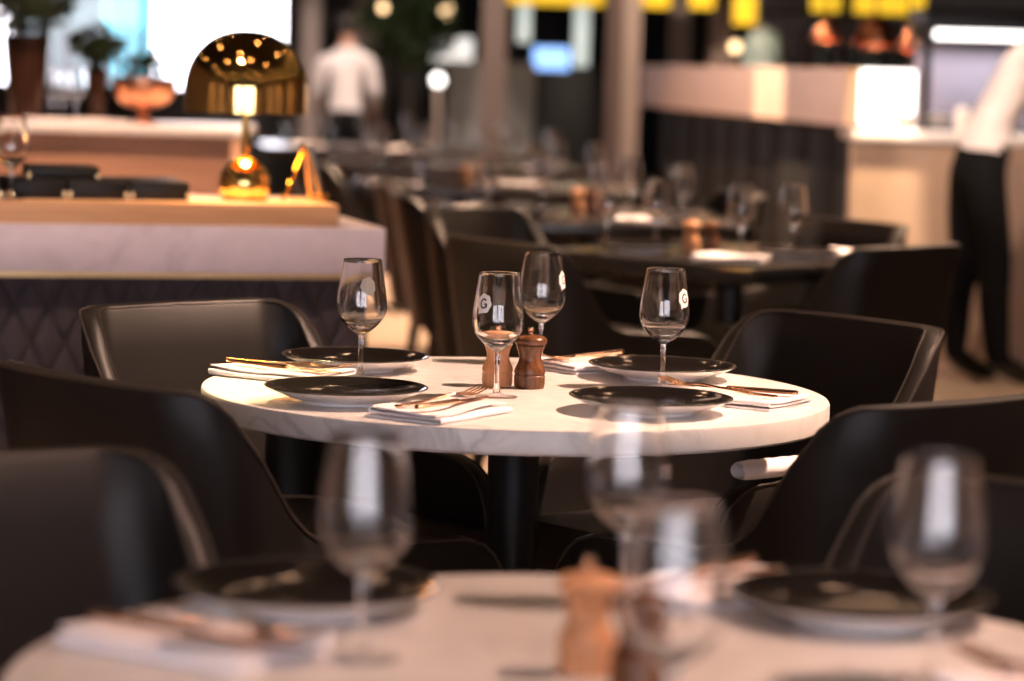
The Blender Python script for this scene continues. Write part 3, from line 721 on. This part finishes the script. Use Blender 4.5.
pl = obj('moss_filling', lf, 'leaf', bw); pl['kind'] = 'stuff'
for k, (px, dd) in enumerate(((62, 10.22), (76, 10.35), (52, 10.42))):
    pp = at(px, 120, dd); glass_at(pp.x, dd, ('wine glass on the back counter right of the bronze vase', 'second wine glass on the back counter, before the slim vase', 'wine glass at the rear of the back counter by the bronze vase')[k], z=CT, group='wine glasses on the back counter')
pp = at(92, 122, 10.12); n3 = place(nap[0], (pp.x + .02, 10.10, CT), A(80), 'pink-white folded napkin on the back counter by the copper bowl', 'napkin', 'napkins on the back counter'); n3.location.x += .03
pp = at(60, 122, 10.12); n3 = place(nap[1], (pp.x - .02, 10.075, CT), A(92), 'folded napkin on the back counter below the bronze vase', 'napkin', 'napkins on the back counter')

# ------------------------------------------------------------------ dark tables receding through the room
def dark_table(label, cx, cy, w, d, deg, m='table_dark'):
    t = thing('dark_table', label, 'table', (cx, cy, 0), A(deg))
    obj('tabletop', box(-w / 2, w / 2, -d / 2, d / 2, TZ - .045, TZ, bev=.003), m, t)
    obj('pedestal', lathe([(0, .03), (.04, .03), (.04, TZ - .045), (0, TZ - .045)], 24), 'black_metal', t)
    obj('base_plate', box(-.26, .26, -.26, .26, 0, .03, bev=.008), 'black_metal', t)
    return t
def on_table(cx, cy, deg, x, y):
    c, s = math.cos(A(deg)), math.sin(A(deg)); return (cx + c * x - s * y, cy + s * x + c * y)
TABLES = [
    ('square dark table behind the right of the middle table', .62, 8.02, .84, .84, 47, 'the square dark table'),
    ('black table behind the square dark table', .26, 9.95, 1.0, 1.1, 6, 'the second dark table'),
    ('dark table in the middle distance, third from the front', -.08, 12.3, 1.2, 1.1, 8, 'the third dark table'),
    ('dark table fourth from the front, before the middle column', -.30, 14.7, 1.3, 1.1, 8, 'the fourth dark table'),
    ('farthest dark table, before the far waiter', -.75, 17.6, 1.7, 1.2, 8, 'the farthest dark table'),
]
for lab, cx, cy, tw, td, deg, short in TABLES: dark_table(lab, cx, cy, tw, td, deg)
def glasses_on(i, pts):
    short = TABLES[i][6]
    for k, (x, y) in enumerate(pts):
        nm = [f'leftmost blurred wine glass on {short}', f'second blurred wine glass from the left on {short}', f'third blurred wine glass from the left on {short}', f'fourth blurred wine glass from the left on {short}', f'fifth blurred wine glass from the left on {short}', f'rightmost blurred wine glass on {short}']
        glass_at(x, y, nm[k], group=f'wine glasses on {short}')
glasses_on(0, [(.27, 8.22), (.42, 8.34), (.655, 8.12), (.815, 8.22)])
glasses_on(1, [(-.10, 10.2), (.10, 10.35), (.30, 10.0), (.42, 10.3), (.58, 9.75)])
glasses_on(2, [(-.43, 12.2), (-.17, 12.5), (.05, 12.0), (.18, 12.55), (.34, 12.2)])
glasses_on(3, [(-.70, 14.5), (-.50, 15.0), (-.18, 14.5), (-.04, 15.0), (.18, 14.7)])
glasses_on(4, [(-1.45, 17.5), (-1.2, 17.9), (-.95, 17.3), (-.7, 17.8), (-.4, 17.4), (-.1, 17.7)])
MGD = 'mills on the dark tables'
place(mill_l, (.51, 8.10, TZ + .0003), 0, 'blurred copper-brown mill on the square dark table, left of the pair', 'mill', MGD)
place(mill_d, (.565, 8.06, TZ + .0003), 0, 'blurred dark mill on the square dark table, right of the pair', 'mill', MGD)
place(mill_l, (.22, 10.05, TZ + .0003), 0, 'blurred pale mill on the second dark table', 'mill', MGD)
place(mill_d, (.275, 10.12, TZ + .0003), 0, 'blurred dark mill on the second dark table', 'mill', MGD)
place(mill_l, (-.22, 12.1, TZ + .0003), 0, 'blurred pale mill on the third dark table', 'mill', MGD)
NGD = 'napkins on the dark tables'
for k, (x, y, d, lab) in enumerate([(.60, 7.74, 75, 'bright folded napkin at the near corner of the square dark table'), (.97, 8.08, -10, 'white folded napkin at the right corner of the square dark table'),
        (-.12, 10.0, 80, 'bright folded napkin at the left end of the second dark table'), (.42, 9.62, 30, 'folded napkin at the right end of the second dark table'),
        (-.52, 12.0, 80, 'bright folded napkin at the left end of the third dark table'), (.0, 12.3, 95, 'folded napkin in the middle of the third dark table'),
        (-.85, 14.4, 85, 'bright folded napkin at the left end of the fourth dark table'), (-.35, 14.35, 85, 'folded napkin in the middle of the fourth dark table'),
        (-1.3, 17.3, 85, 'pale folded napkin at the left end of the farthest dark table'), (-.8, 17.25, 85, 'pale folded napkin in the middle of the farthest dark table')]):
    place(nap[k % 2], (x, y, TZ + .0003), A(d), lab, 'napkin', NGD)
PGD = 'plates on the dark tables'
plate(.80, 7.93, 'dark plate on the right of the square dark table', group=PGD)
plate(.36, 7.98, 'dark plate on the left of the square dark table', group=PGD)
plate(.02, 9.72, 'dark plate at the front of the second dark table', group=PGD)
plate(.55, 10.1, 'dark plate at the right of the second dark table', group=PGD)
plate(-.32, 12.38, 'dark plate on the third dark table', group=PGD)
# chairs around them
chair(-.06, 7.17, .81, .58, 'dark leather tub chair seen from behind, in the centre, at the square dark table')
chair(1.06, 7.42, -.73, .68, 'tall-looking brown tub chair at the right of the square dark table')
chair(1.07, 8.59, -.85, -.52, 'dark tub chair behind the right corner of the square dark table')
chair(-.15, 8.74, .80, -.60, 'grey-brown lit tub chair just behind the central chair')
chair(-.40, 9.65, 1, .08, 'dark tub chair seen side on at the left end of the second table')
chair(-.50, 10.5, 1, .0, 'dark tub chair second in the side-on row beside the divider')
chair(-.86, 12.3, 1, .05, 'dark tub chair at the left end of the third dark table')
chair(-1.12, 14.6, 1, .0, 'dark tub chair at the left end of the fourth dark table')
chair(.86, 10.5, -1, -.25, 'dark tub chair at the right end of the second table, before the bar')
chair(.72, 12.6, -1, -.1, 'dark tub chair at the right end of the third table, before the bar')

# ------------------------------------------------------------------ the bar at right
Bf = at(845, 126, 12.4); Af = at(640, 105, 18.0)
bdir = Vector((Bf.x - Af.x, Bf.y - Af.y, 0)); BL = bdir.length; bdir.normalize(); bang = math.atan2(bdir.y, bdir.x)
bar = thing('bar_counter', 'long bar with a rose-brown fascia, dark recessed front and beige stone end', 'bar', (Bf.x, Bf.y, 0))
ZF0, ZF1 = 1.046, 1.302
def barpart(name, bm, m): return obj(name, bm, m, bar, loc=(Af.x - Bf.x, Af.y - Bf.y, 0), rot=(0, 0, bang))
barpart('fascia', box(0, BL, 0, .06, ZF0, ZF1), 'bar_metal')
barpart('bar_top', box(0, BL - 1.0, .06, .75, ZF0 + .0, ZF0 + .05), 'white_top')
barpart('recessed_front', box(0, BL - .1, .16, .22, 0, ZF0), 'bar_dark')
npan = 9
for k in range(npan):
    a0 = (BL - .1) * k / npan + .015; a1 = (BL - .1) * (k + 1) / npan - .015
    barpart('front_panel', box(a0, a1, .135, .16, .08, ZF0 - .03, bev=.006), 'bar_dark')
# bar end facing the room
obj('stone_front', box(.035, 1.75, 0, .08, 0, .985), 'bar_stone', bar)
obj('worktop', box(.04, 1.80, -.02, .55, .9855, 1.028, bev=.003), 'white_top', bar)
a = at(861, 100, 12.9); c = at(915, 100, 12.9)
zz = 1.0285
lb = thing('glow_panel', 'white panel standing on the bar end, its lighting painted as glow', 'light box', ((a.x + c.x) / 2, 12.9, zz))
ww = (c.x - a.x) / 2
obj('glow_face', box(-ww, ww, 0, .05, .0, at(890, 70, 12.9).z - zz, bev=.004), 'panel_glow', lb)  # not a lamp: emission stands in for light falling on the panel
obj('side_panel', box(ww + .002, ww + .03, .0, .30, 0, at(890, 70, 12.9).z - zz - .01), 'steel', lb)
# hood with light strip and steel back
hx0 = at(926, 30, 13.3).x; hx1 = hx0 + 1.25; hz = at(960, 45, 13.3).z; hz2 = at(960, 8, 13.3).z
hd = thing('extractor_hood', 'black hood with a glowing strip above the steel splashback', 'hood', (hx0, 13.3, 0))
obj('canopy', box(0, hx1 - hx0, 0, .6, hz + .002, hz2, bev=.004), 'black_metal', hd)
obj('side_post', box(0, .035, .02, .07, zz, hz), 'black_metal', hd)
obj('splashback', box(.036, hx1 - hx0, .55, .59, zz, hz), 'steel', hd)
lz1 = at(970, 31, 13.28).z; lz0 = at(970, 39, 13.28).z
obj('light_strip', box(.04, hx1 - hx0, -.03, -.002, lz0, lz1, bev=.008), 'lamp_white', hd)
ld = bpy.data.lights.new('strip_glow', 'AREA'); ld.energy = 4; ld.color = (1, .92, .95); ld.shape = 'RECTANGLE'; ld.size = 1.1; ld.size_y = .05
lo = bpy.data.objects.new('strip_glow', ld); C.objects.link(lo); lo.location = (hx0 + .6, 13.6, hz - .01)
for px, D, s, lab in ((905, 12.62, 1.0, 'white cup on the bar end beside the white panel'), (962, 12.55, .8, 'small white round jar on the bar end by the waiter')):
    p = at(px, 125, D)
    t = thing('white_cup', lab, 'cup', (p.x, D, zz), 0, 'white crockery on the bar end')
    obj('cup_body', lathe([(0, 0), (.028 * s, 0)] + smooth_profile([(.030 * s, .003), (.045 * s, .04), (.05 * s, .075)], 4) + [(.047 * s, .075)] + smooth_profile([(.043 * s, .045), (.028 * s, .008)], 3) + [(0, .006)], 28), 'ceramic', t)
    if s < 1: obj('lid', lathe([(0, .0755)] + [(.046 * s * math.cos(A(d)), .0756 + .045 * math.sin(A(d))) for d in range(0, 90, 10)] + [(0, .1206)], 24), 'ceramic', t)
# copper heat lamps, yellow pelmet lights, ball lamp, cloche
def pendant(px0, px1, py0, py1, D, label, m='copper_bowl'):
    a = at(px0, py1, D); b2 = at(px1, py0, D); r = (b2.x - a.x) / 2; h = b2.z - a.z
    t = thing('heat_lamp', label, 'heat lamp', ((a.x + b2.x) / 2, D, a.z), 0, 'copper heat lamps over the pass')
    obj('shade', lathe([(r, 0)] + smooth_profile([(r, 0), (r * .96, h * .3), (r * .7, h * .75), (r * .25, h), (.012, h + .03)], 4) + [(.008, h + .03)] + smooth_profile([(r * .22, h * .95), (r * .66, h * .7), (r * .92, h * .3), (r - .004, 0)], 4) + [(r, 0)], 32), m, t)
    obj('bulb', lathe([(0, .01)] + [(r * .4 * math.sin(A(d)), .01 + r * .4 * (1 - math.cos(A(d)))) for d in range(20, 180, 20)] + [(0, .01 + r * .8)], 20), 'lamp_warm', t)
    obj('cord', tube([(0, 0, h + .02), (0, 0, CEIL - a.z)], .006, 6), 'black_metal', t)
pendant(812, 842, 20, 40, 14.2, 'copper heat lamp at the left of the three over the pass')
pendant(853, 898, 18, 46, 13.9, 'largest copper heat lamp, in the middle over the pass')
pendant(899, 917, 30, 50, 13.2, 'small pinkish copper heat lamp next to the black hood')
def lightbar(px0, px1, py1, D, label, hh=.30, m='lamp_yellow', dep=.08):
    a = at(px0, py1, D); b2 = at(px1, py1, D)
    t = thing('yellow_light_box', label, 'light box', ((a.x + b2.x) / 2, D, a.z), 0, 'yellow light boxes along the top')
    w2 = (b2.x - a.x) / 2
    obj('glow_face', box(-w2, w2, 0, dep, 0, hh, bev=.005), m, t)
    obj('top_glow_shield', box(-w2 - .03, w2 + .03, -.03, dep + .03, hh + .001, hh + .03), 'black_metal', t); obj('rear_glow_shield', box(-w2 - .03, w2 + .03, dep + .001, dep + .03, -.005, hh), 'black_metal', t)  # black plates added to block the upward and rearward glow
    obj('hanger', tube([(0, dep / 2, hh + .03), (0, dep / 2, CEIL - a.z)], .01, 6), 'black_metal', t)
lightbar(500, 604, 3, 22.5, 'long yellow light box above the far partition')
lightbar(641, 670, 7, 20.0, 'yellow light box right of the double column')
lightbar(690, 714, 8, 20.0, 'yellow light box between the two posts behind the bar')
lightbar(734, 756, 24, 19.5, 'tall amber light box beside the pale post', .6)
lightbar(812, 840, 11, 18.0, 'yellow light box above the left heat lamp')
lightbar(855, 925, 13, 17.5, 'widest yellow light box above the middle heat lamp')
p = at(735, 47, 17.0)
p.z -= ZF0 + .0505; t = thing('ball_lamp', 'glowing round ball lamp standing on the bar', 'lamp', (p.x, 17.0, ZF0 + .0505))
obj('globe', lathe([(0, p.z - .035)] + [(.035 * math.sin(A(d)), p.z - .035 * math.cos(A(d))) for d in range(15, 180, 15)] + [(0, p.z + .035)], 24), 'bulb_dim', t)
obj('stand', tube([(0, 0, 0), (0, 0, p.z - .033)], .012, 8), 'brass_satin', t)
obj('stand_base', lathe([(0, 0), (.12, 0), (.12, .015), (0, .02)], 24), 'brass_satin', t)
# shelf unit behind the bar with bottles and a glass cloche
sx0, sx1 = at(745, 60, 18.6).x, at(925, 60, 18.6).x
sh = thing('back_bar_shelf', 'dark back bar shelf unit behind the heat lamps', 'shelf', (0, 18.6, 0))
sz = at(800, 66, 18.6).z
obj('shelf_body', box(sx0 + .1, sx1 + 1.6, 0, .45, 0, sz), 'wall_dark', sh)
obj('back_panel', box(sx0 + .1, sx1 + 1.6, .40, .45, sz, CEIL), 'grey_box', sh)
obj('shelf_board', box(sx0 + .1, sx1 + 1.6, 0, .40, sz + .34, sz + .365), 'wall_dark', sh)
rnd = random.Random(11)
bl = ['dark green bottle', 'amber bottle', 'clear bottle', 'brown bottle', 'pale green bottle']
bc = [mat('bottle_green', (.02, .06, .03), .1), mat('bottle_amber', (.35, .13, .03), .1), mat('bottle_clear', (.45, .50, .50), .1), mat('bottle_brown', (.08, .03, .015), .1), mat('bottle_pale', (.25, .38, .33), .1)]
ords = ['first', 'second', 'third', 'fourth', 'fifth', 'sixth', 'seventh', 'eighth', 'ninth', 'tenth', 'eleventh', 'twelfth']
for k in range(12):
    x = sx0 + .42 + k * .105; h = .22 + .08 * rnd.random(); r = .034 + .008 * rnd.random(); q = rnd.randrange(5)
    t = thing('bottle', f'{bl[q]}, {ords[k]} from the left on the back bar shelf', 'bottle', (x, 18.74 + .05 * rnd.random(), sz + .0005), 0, 'bottles behind the bar')
    obj('body', lathe([(0, 0), (r, 0), (r, h * .6)] + smooth_profile([(r, h * .6), (r * .8, h * .7), (r * .36, h * .78), (r * .34, h * .95)], 3) + [(0, h * .95)], 20), bc[q], t)
    obj('cap', lathe([(0, h * .951), (r * .42, h * .951), (r * .42, h), (0, h)], 16), 'black_metal', t)
p = at(762, 60, 16.4)
t = thing('glass_cloche', 'pale glass cloche behind the bar next to the ball lamp', 'cloche', (p.x, 16.4, ZF0 + .0505))
hh = at(762, 28, 16.4).z - ZF0 - .05
obj('dome', lathe([(.12, 0)] + [(.12 * math.cos(A(d)), hh - .13 + .13 * math.sin(A(d))) for d in range(0, 90, 9)] + [(0, hh)], 32), mat('frosted_pale_glass', (.26, .38, .38), .2), t)
obj('knob', lathe([(0, hh)] + [(.014 * math.sin(A(d)), hh + .014 - .014 * math.cos(A(d))) for d in range(20, 180, 20)] + [(0, hh + .028)], 14), 'brass_satin', t)

# ------------------------------------------------------------------ far room behind the columns
def far_box(name, px0, px1, py0, py1, D, depth, m, label, cat, floor=False, hang=False):
    a = at(px0, py1, D); b2 = at(px1, py0, D)
    t = thing(name, label, cat, ((a.x + b2.x) / 2, D, 0 if floor else a.z))
    w2 = (b2.x - a.x) / 2; base = 0 if floor else 0
    obj('panel', box(-w2, w2, 0, depth, 0, b2.z - (0 if floor else a.z), bev=.006), m, t)
    if hang: obj('hanger', tube([(0, depth / 2, b2.z - a.z), (0, depth / 2, CEIL - a.z)], .012, 6), 'black_metal', t)
    else: obj('plinth', box(-w2 + .02, w2 - .02, depth + .001, depth + .05, 0 if floor else -a.z, b2.z - (0 if floor else a.z) - .02), 'black_metal', t)
    return t
far_box('hanging_light', 431, 473, 38, 61, 24.0, .06, 'panel_dim', 'bright white panel left of the middle column', 'light panel', hang=True)
far_box('grey_cabinet', 446, 536, 63, 104, 23.0, .5, 'grey_box', 'grey cabinet in the far room behind the middle column', 'cabinet', floor=True)
far_box('wall_screen', 533, 570, 48, 69, 23.6, .05, 'screen', 'blue glowing screen right of the middle column', 'screen', hang=True)
far_box('tube_light', 517, 533, -60, 42, 23.0, .08, 'tube_white', 'hanging white tube light nearest the middle column', 'tube light', hang=True)
far_box('tube_light', 573, 592, -60, 66, 23.0, .08, 'tube_white', 'longer hanging white tube light before the double column', 'tube light', hang=True)
far_box('dark_board', 538, 606, 72, 140, 22.6, .2, 'green_board', 'dark green cabinet below the blue screen', 'cabinet', floor=True)
p = at(438, 80, 21.0)
t = thing('globe_lamp', 'glowing white globe lamp on a slim stand by the far tables', 'lamp', (p.x, 21.0, 0))
obj('globe', lathe([(0, p.z - .045)] + [(.045 * math.sin(A(d)), p.z - .045 * math.cos(A(d))) for d in range(15, 180, 15)] + [(0, p.z + .045)], 24), 'lamp_white', t)
obj('stand', tube([(0, 0, 0), (0, 0, p.z - .043)], .02, 8), 'column_light', t)
obj('stand_base', lathe([(0, 0), (.16, 0), (.16, .02), (0, .03)], 24), 'column_light', t)
for px, py, D, rr, lab in ((383, 8, 21.0, .03, 'warm round bulb above the far plant'), (447, 11, 23.0, .05, 'amber round bulb left of the middle column')):
    p = at(px, py, D)
    t = thing('hanging_bulb', lab, 'lamp', (p.x, D, p.z), 0, 'hanging bulbs in the far room')
    obj('globe', lathe([(0, -rr)] + [(rr * math.sin(A(d)), -rr * math.cos(A(d))) for d in range(15, 180, 15)] + [(0, rr)], 20), 'bulb_dim', t)
    obj('cord', tube([(0, 0, rr), (0, 0, CEIL - p.z)], .008, 6), 'black_metal', t)
p = at(405, 110, 22.0)
t = thing('potted_tree', 'dark green potted tree between the far waiter and the middle column', 'plant', (p.x, 22.0, 0))
obj('pot', lathe([(0, 0), (.16, 0), (.2, .36), (.18, .36), (.17, .3), (0, .3)], 28), 'column', t)
obj('trunk', tube([(0, 0, .3), (.03, 0, .8), (0, .02, 1.3)], [.03, .025, .015], 8), 'stem', t)
lf = obj('foliage', leaf_cluster(bmesh.new(), (0, 0, 1.55), .42, 900, .07, 21), 'leaf', t); lf['kind'] = 'stuff'
# outside the far window
def building(label, x0, x1, y, h, m):
    t = thing('street_building', label, 'building', ((x0 + x1) / 2, y, -.2)); w2 = (x1 - x0) / 2
    obj('wall', box(-w2, w2, 0, .5, 0, h), m, t)
    for r in range(3):
        for c2 in range(4):
            xx = -w2 + w2 * 2 * (c2 + .5) / 4; obj('window', box(xx - w2 * .12, xx + w2 * .12, -.05, -.002, .8 + r * 1.6, 1.9 + r * 1.6), 'frame', t)
building('teal building seen through the far window', at(106, 60, 40).x, at(150, 60, 40).x, 40, 9, 'facade')
building('pale building at the left of the far window', at(8, 60, 44).x, at(103, 60, 44).x, 44, 9, 'facade_pale')
rb = thing('red_banner', 'red cloth banner hanging outside the window behind the viewer', 'banner', (-.9, Y0 - 1.2, 0))
obj('cloth', box(-.30, .30, -.006, .006, .9, 3.0), 'red', rb); obj('pole', tube([(-.34, 0, 0), (-.34, 0, 3.1)], .02, 8), 'black_metal', rb); obj('crossbar', tube([(-.36, 0, 3.02), (.34, 0, 3.02)], .014, 8), 'black_metal', rb)

# ------------------------------------------------------------------ people
def person(name, label, loc, rz, J, R, E, mats_fn, hair_pts, mats=('shirt', 'trousers', 'skin', 'shoe')):
    """one continuous skinned figure; J joints, R radii (x, y), E edges"""
    me = bpy.data.meshes.new('body'); names = list(J); idx = {n: i for i, n in enumerate(names)}
    me.from_pydata([J[n] for n in names], [(idx[a], idx[b2]) for a, b2 in E], [])
    tmp = bpy.data.objects.new('tmp', me); C.objects.link(tmp)
    sk = tmp.modifiers.new('skin', 'SKIN'); sk.use_smooth_shade = True; sk.branch_smoothing = .6
    sb = tmp.modifiers.new('sub', 'SUBSURF'); sb.levels = 2; sb.render_levels = 2
    if not me.skin_vertices: 
        me.skin_vertices.new() if hasattr(me.skin_vertices, 'new') else None
    lay = me.skin_vertices[0].data
    for n in names:
        r = R[n]; lay[idx[n]].radius = r if isinstance(r, tuple) else (r, r); lay[idx[n]].use_root = (n == 'pelvis')
    dg = bpy.context.evaluated_depsgraph_get(); dg.update()
    ev = tmp.evaluated_get(dg); nm = bpy.data.meshes.new_from_object(ev, depsgraph=dg)
    bpy.data.objects.remove(tmp)
    nm.materials.clear()
    for m in mats: nm.materials.append(MT[m])
    for p in nm.polygons: p.material_index = mats_fn(p.center); p.use_smooth = True
    t = thing(name, label, 'person', loc, rz)
    nm.name = 'body'; o = bpy.data.objects.new('body', nm); C.objects.link(o); o.parent = t
    return t
def limbs(hand_l, hand_r, elbow_l, elbow_r, sh=.19, shz=1.40, lean=0.0, ankle_l=(-.11, 0, .09), ankle_r=(.11, 0, .09), knee_l=None, knee_r=None, hip=.97, head=(0, .02)):
    J = {}; R = {}; E = []
    def n(k, p, r, par=None):
        J[k] = p; R[k] = r
        if par: E.append((par, k))
    lf = lambda z: lean * max(0, z - hip)
    n('pelvis', (0, 0, hip), (.155, .115)); n('waist', (0, lf(1.12), 1.12), (.145, .105), 'pelvis'); n('chest', (0, lf(1.28), 1.28), (.175, .12), 'waist')
    n('upper', (0, lf(shz), shz), (.15, .095), 'chest'); n('neck', (0, lf(1.50), 1.50), .055, 'upper'); n('skull0', (head[0] * .5, lf(1.56) + head[1], 1.565), (.066, .075), 'neck')
    n('skull', (head[0], lf(1.64) + head[1], 1.65), (.076, .092), 'skull0'); n('crown', (head[0], lf(1.70) + head[1], 1.715), (.055, .065), 'skull')
    n('nose', (head[0], lf(1.63) + head[1] + .095, 1.625), (.014, .014), 'skull')
    for s, sg, el, ha, an, kn in (('l', -1, elbow_l, hand_l, ankle_l, knee_l), ('r', 1, elbow_r, hand_r, ankle_r, knee_r)):
        n('sh' + s, (sg * sh, lf(shz), shz - .015), .075, 'upper'); n('el' + s, el, .050, 'sh' + s)
        el = Vector(el); ha = Vector(ha); d = (ha - el).normalized()
        n('wr' + s, tuple(ha), (.030, .026), 'el' + s); pm = ha + d * .05; n('pa' + s, tuple(pm), (.036, .018), 'wr' + s)
        side = d.cross(Vector((0, 0, 1))); side = side.normalized() if side.length > .1 else Vector((1, 0, 0))
        kn2 = pm + d * .035
        for q in range(4):
            off = side * (-.027 + .018 * q); ln = (.055, .068, .064, .050)[q]
            n(f'f{q}a{s}', tuple(kn2 + off), .0095, 'pa' + s); n(f'f{q}b{s}', tuple(kn2 + off + d * ln * .6 + Vector((0, 0, -.006))), .0085, f'f{q}a{s}'); n(f'f{q}c{s}', tuple(kn2 + off + d * ln + Vector((0, 0, -.022))), .0075, f'f{q}b{s}')
        n('th0' + s, tuple(ha + d * .025 - side * sg * .032), .010, 'pa' + s); n('th1' + s, tuple(ha + d * .065 - side * sg * .05 + Vector((0, 0, -.01))), .0085, 'th0' + s)
        kn = kn or ((an[0] * .95), an[1] * .5 + .02, .52)
        n('hip' + s, (sg * .088, 0, hip - .08), (.11, .115), 'pelvis'); n('kn' + s, kn, .078, 'hip' + s); n('ca' + s, (kn[0] * .5 + an[0] * .5, kn[1] * .5 + an[1] * .5 - .015, .36), .072, 'kn' + s); n('an' + s, an, .056, 'ca' + s)
        n('to' + s, (an[0], an[1] + .12, .035), (.042, .030), 'an' + s); n('tp' + s, (an[0], an[1] + .19, .03), (.035, .024), 'to' + s)
    return J, R, E
def clothe(belt, collar, wrists):
    def f(c):
        if any((c - Vector(wv)).length < .17 and (c - Vector(wv)).dot(Vector(dv)) > -.01 for wv, dv in wrists): return 2
        if c.z > collar: return 2
        if c.z > belt: return 0
        if c.z < .085: return 3
        return 1
    return f
def hair(t, c, r, m='hair'):
    bm = bmesh.new(); bmesh.ops.create_uvsphere(bm, u_segments=24, v_segments=16, radius=1.0)
    for v in bm.verts:
        q = v.co.copy(); v.co = Vector((c[0] + q.x * r[0], c[1] + q.y * r[1], c[2] + q.z * r[2]))
        if v.co.y > c[1] + .03 and v.co.z < c[2] + .02: v.co.y = c[1] + .03      # hairline: the face stays free
    obj('hair', bm, m, t)
def face_parts(t, c):
    for s in (-1, 1):
        obj('ear', lathe([(0, -.008), (.014, -.006), (.020, 0), (.014, .006), (0, .008)], 14), 'skin', t, loc=(c[0] + s * .082, c[1] - .005, c[2] - .02), rot=(0, A(90), 0))
        obj('eye', lathe([(0, -.011), (.0085, -.007), (.011, 0), (.0085, .007), (0, .011)], 12), 'ceramic', t, loc=(c[0] + s * .031, c[1] + .080, c[2] + .0))
    obj('mouth', box(-.024, .024, -.004, .004, -.004, .004, bev=.003), 'red', t, loc=(c[0], c[1] + .083, c[2] - .065))
# the far waiter, seen from behind
hl, hr = (-.20, .30, 1.02), (.24, .26, 1.00)
el_l, el_r = (-.225, .03, 1.12), (.235, .01, 1.12)
J, R, E = limbs(hl, hr, el_l, el_r, sh=.185, shz=1.40)
p = at(345, 100, 21.0)
wv = [(hl, (Vector(hl) - Vector(el_l)).normalized()), (hr, (Vector(hr) - Vector(el_r)).normalized())]
pa = person('person', 'person in a white shirt and dark trousers seen from behind, far off by the window', (p.x, 21.0, 0), A(4), J, R, E, clothe(.985, 1.485, wv), None)
pa.scale = (.93, .93, .93)
hair(pa, (0, .005, 1.675), (.088, .105, .098)); face_parts(pa, (0, .02, 1.65))
# the waiter at the right edge, bending to the bar
hl, hr = (.10, .62, 1.12), (.36, .60, 1.10)
el_l, el_r = (-.16, .42, 1.06), (.40, .36, 1.08)
J, R, E = limbs(hl, hr, el_l, el_r, sh=.19, shz=1.38, lean=.55, ankle_l=(-.10, -.02, .09), ankle_r=(.12, .10, .09), head=(0, .04))
wv = [(hl, (Vector(hl) - Vector(el_l)).normalized()), (hr, (Vector(hr) - Vector(el_r)).normalized())]
p = onz(988, 378, 0)
pb = person('person', 'person in a white shirt and black trousers leaning over the bar at the right edge', (p.x - .12, 11.75, 0), A(-82), J, R, E, clothe(.99, 1.47, wv), None)
hair(pb, (0, .42, 1.675), (.086, .104, .096)); face_parts(pb, (0, .42, 1.65))
